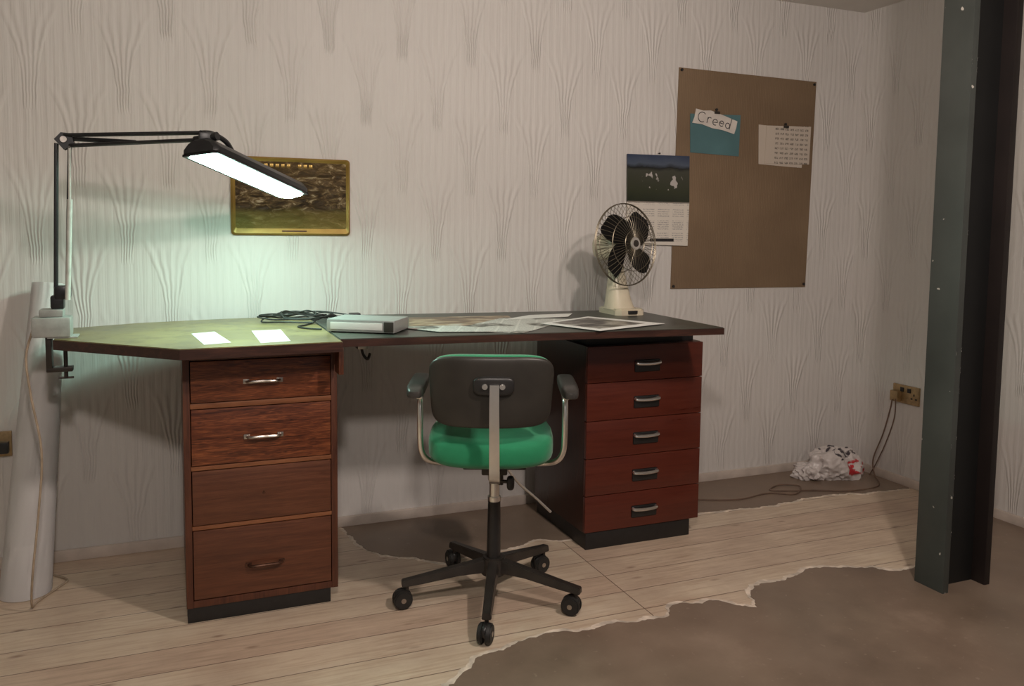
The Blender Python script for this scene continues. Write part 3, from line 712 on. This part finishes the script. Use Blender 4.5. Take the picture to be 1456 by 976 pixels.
for (s0, s1, t0_, t1_) in ((0.006, HL-.006, .001, .009), (.006, HL-.006, HW-.009, HW-.001), (.006, .016, .001, HW-.001), (HL-.016, HL-.006, .001, HW-.001)):
    bm = bmesh.new(); vs = [bm.verts.new(HP(s, t, h)) for h in (0, -.006) for s, t in ((s0, t0_), (s1, t0_), (s1, t1_), (s0, t1_))]
    for q in ((0,1,2,3), (7,6,5,4), (0,4,5,1), (1,5,6,2), (2,6,7,3), (3,7,4,0)): bm.faces.new([vs[i] for i in q])
    bmesh.ops.recalc_face_normals(bm, faces=bm.faces); finish('rim', bm, M_lampk, LP)
h0 = HP(.03, HW/2, .048)
for dy in (-.012, .012):
    cyl('upper_arm', (-.250, yl+dy, 1.274), (h0.x, h0.y+dy, h0.z+.010), .0042, .0042, M_lampk, LP, 10)
    cyl('upper_arm_lower', (-.238, yl+dy, 1.248), (h0.x-.03, h0.y+dy, h0.z-.010), .0042, .0042, M_lampk, LP, 10)
v0 = Vector((-.245, yl, 1.266)); v1 = h0
tube('upper_spring', [v0, v0.lerp(v1, .25)+Vector((0, 0, -.006)), v0.lerp(v1, .5)+Vector((0, 0, -.012))], .006, M_lampk, LP)
tube('head_bracket', [HP(.01, .05, .052), HP(.05, .055, .062), HP(.10, .06, .056), HP(.13, .06, .037)], .007, M_lampk, LP)
cyl('head_joint', HP(.03, .02, .042), HP(.03, .085, .046), .011, .011, M_lampk, LP, 16)
box('head_block', (-.018, -.02, -.018), (.018, .02, .012), M_lampk, LP, .004, M=Matrix.Translation(HP(.03, HW/2, .046)))
tube('flex', [(-.336, yl, ZT+.02), (-.352, yl-.005, .70), (-.345, yl, .60), (-.325, yl, .45), (-.335, yl, .30), (-.355, yl, .12), (-.365, -.36, .02), (-.36, -.30, .004), (-.32, -.22, .004), (-.30, -.17, .004), (-.34, -.12, .004)], .003, simple('cord_beige', (.42, .33, .24), .5), LP)

# ------------------------------------------------------------------ lights
def area(name, loc, tgt, e, size, col):
    ld = bpy.data.lights.new(name, 'AREA'); ld.energy = e; ld.size = size; ld.color = col
    o = bpy.data.objects.new(name, ld); COL.objects.link(o); o.location = loc
    o.rotation_euler = (Vector(tgt)-Vector(loc)).to_track_quat('-Z', 'Y').to_euler(); return o
area('ceiling_spot_light', (1.22, -2.1, 1.86), (1.0, -.2, .70), 17, .10, (1, .86, .775))
area('ceiling_spot_light.001', (0, -2.8, 1.9), (1.1, -.2, .8), 16, .12, (1, .88, .80))
W = bpy.data.worlds.new('room_ambient'); bpy.context.scene.world = W; W.use_nodes = True
bg = W.node_tree.nodes['Background']; bg.inputs[0].default_value = (1, .91, .84, 1); bg.inputs[1].default_value = .17

# ------------------------------------------------------------------ camera
f, cy, yaw, pitch, roll = 1181.71, 418.15, .38952, .07962, -.01198
fwd = Vector((math.sin(yaw)*math.cos(pitch), math.cos(yaw)*math.cos(pitch), -math.sin(pitch)))
rt = Vector((math.cos(yaw), -math.sin(yaw), 0)); dn = fwd.cross(rt)
r2 = rt*math.cos(roll)+dn*math.sin(roll); d2 = -rt*math.sin(roll)+dn*math.cos(roll)
cd = bpy.data.cameras.new('camera'); cam = bpy.data.objects.new('camera', cd); COL.objects.link(cam)
cd.sensor_fit = 'HORIZONTAL'; cd.sensor_width = 36; cd.lens = f/1456*36; cd.shift_y = -(488-cy)/1456; cd.clip_start = .05
cam.matrix_world = Matrix(((r2.x, -d2.x, -fwd.x, 0), (r2.y, -d2.y, -fwd.y, -2.847), (r2.z, -d2.z, -fwd.z, 1.05), (0, 0, 0, 1)))
bpy.context.scene.camera = cam
bpy.context.scene.view_settings.view_transform = 'Standard'
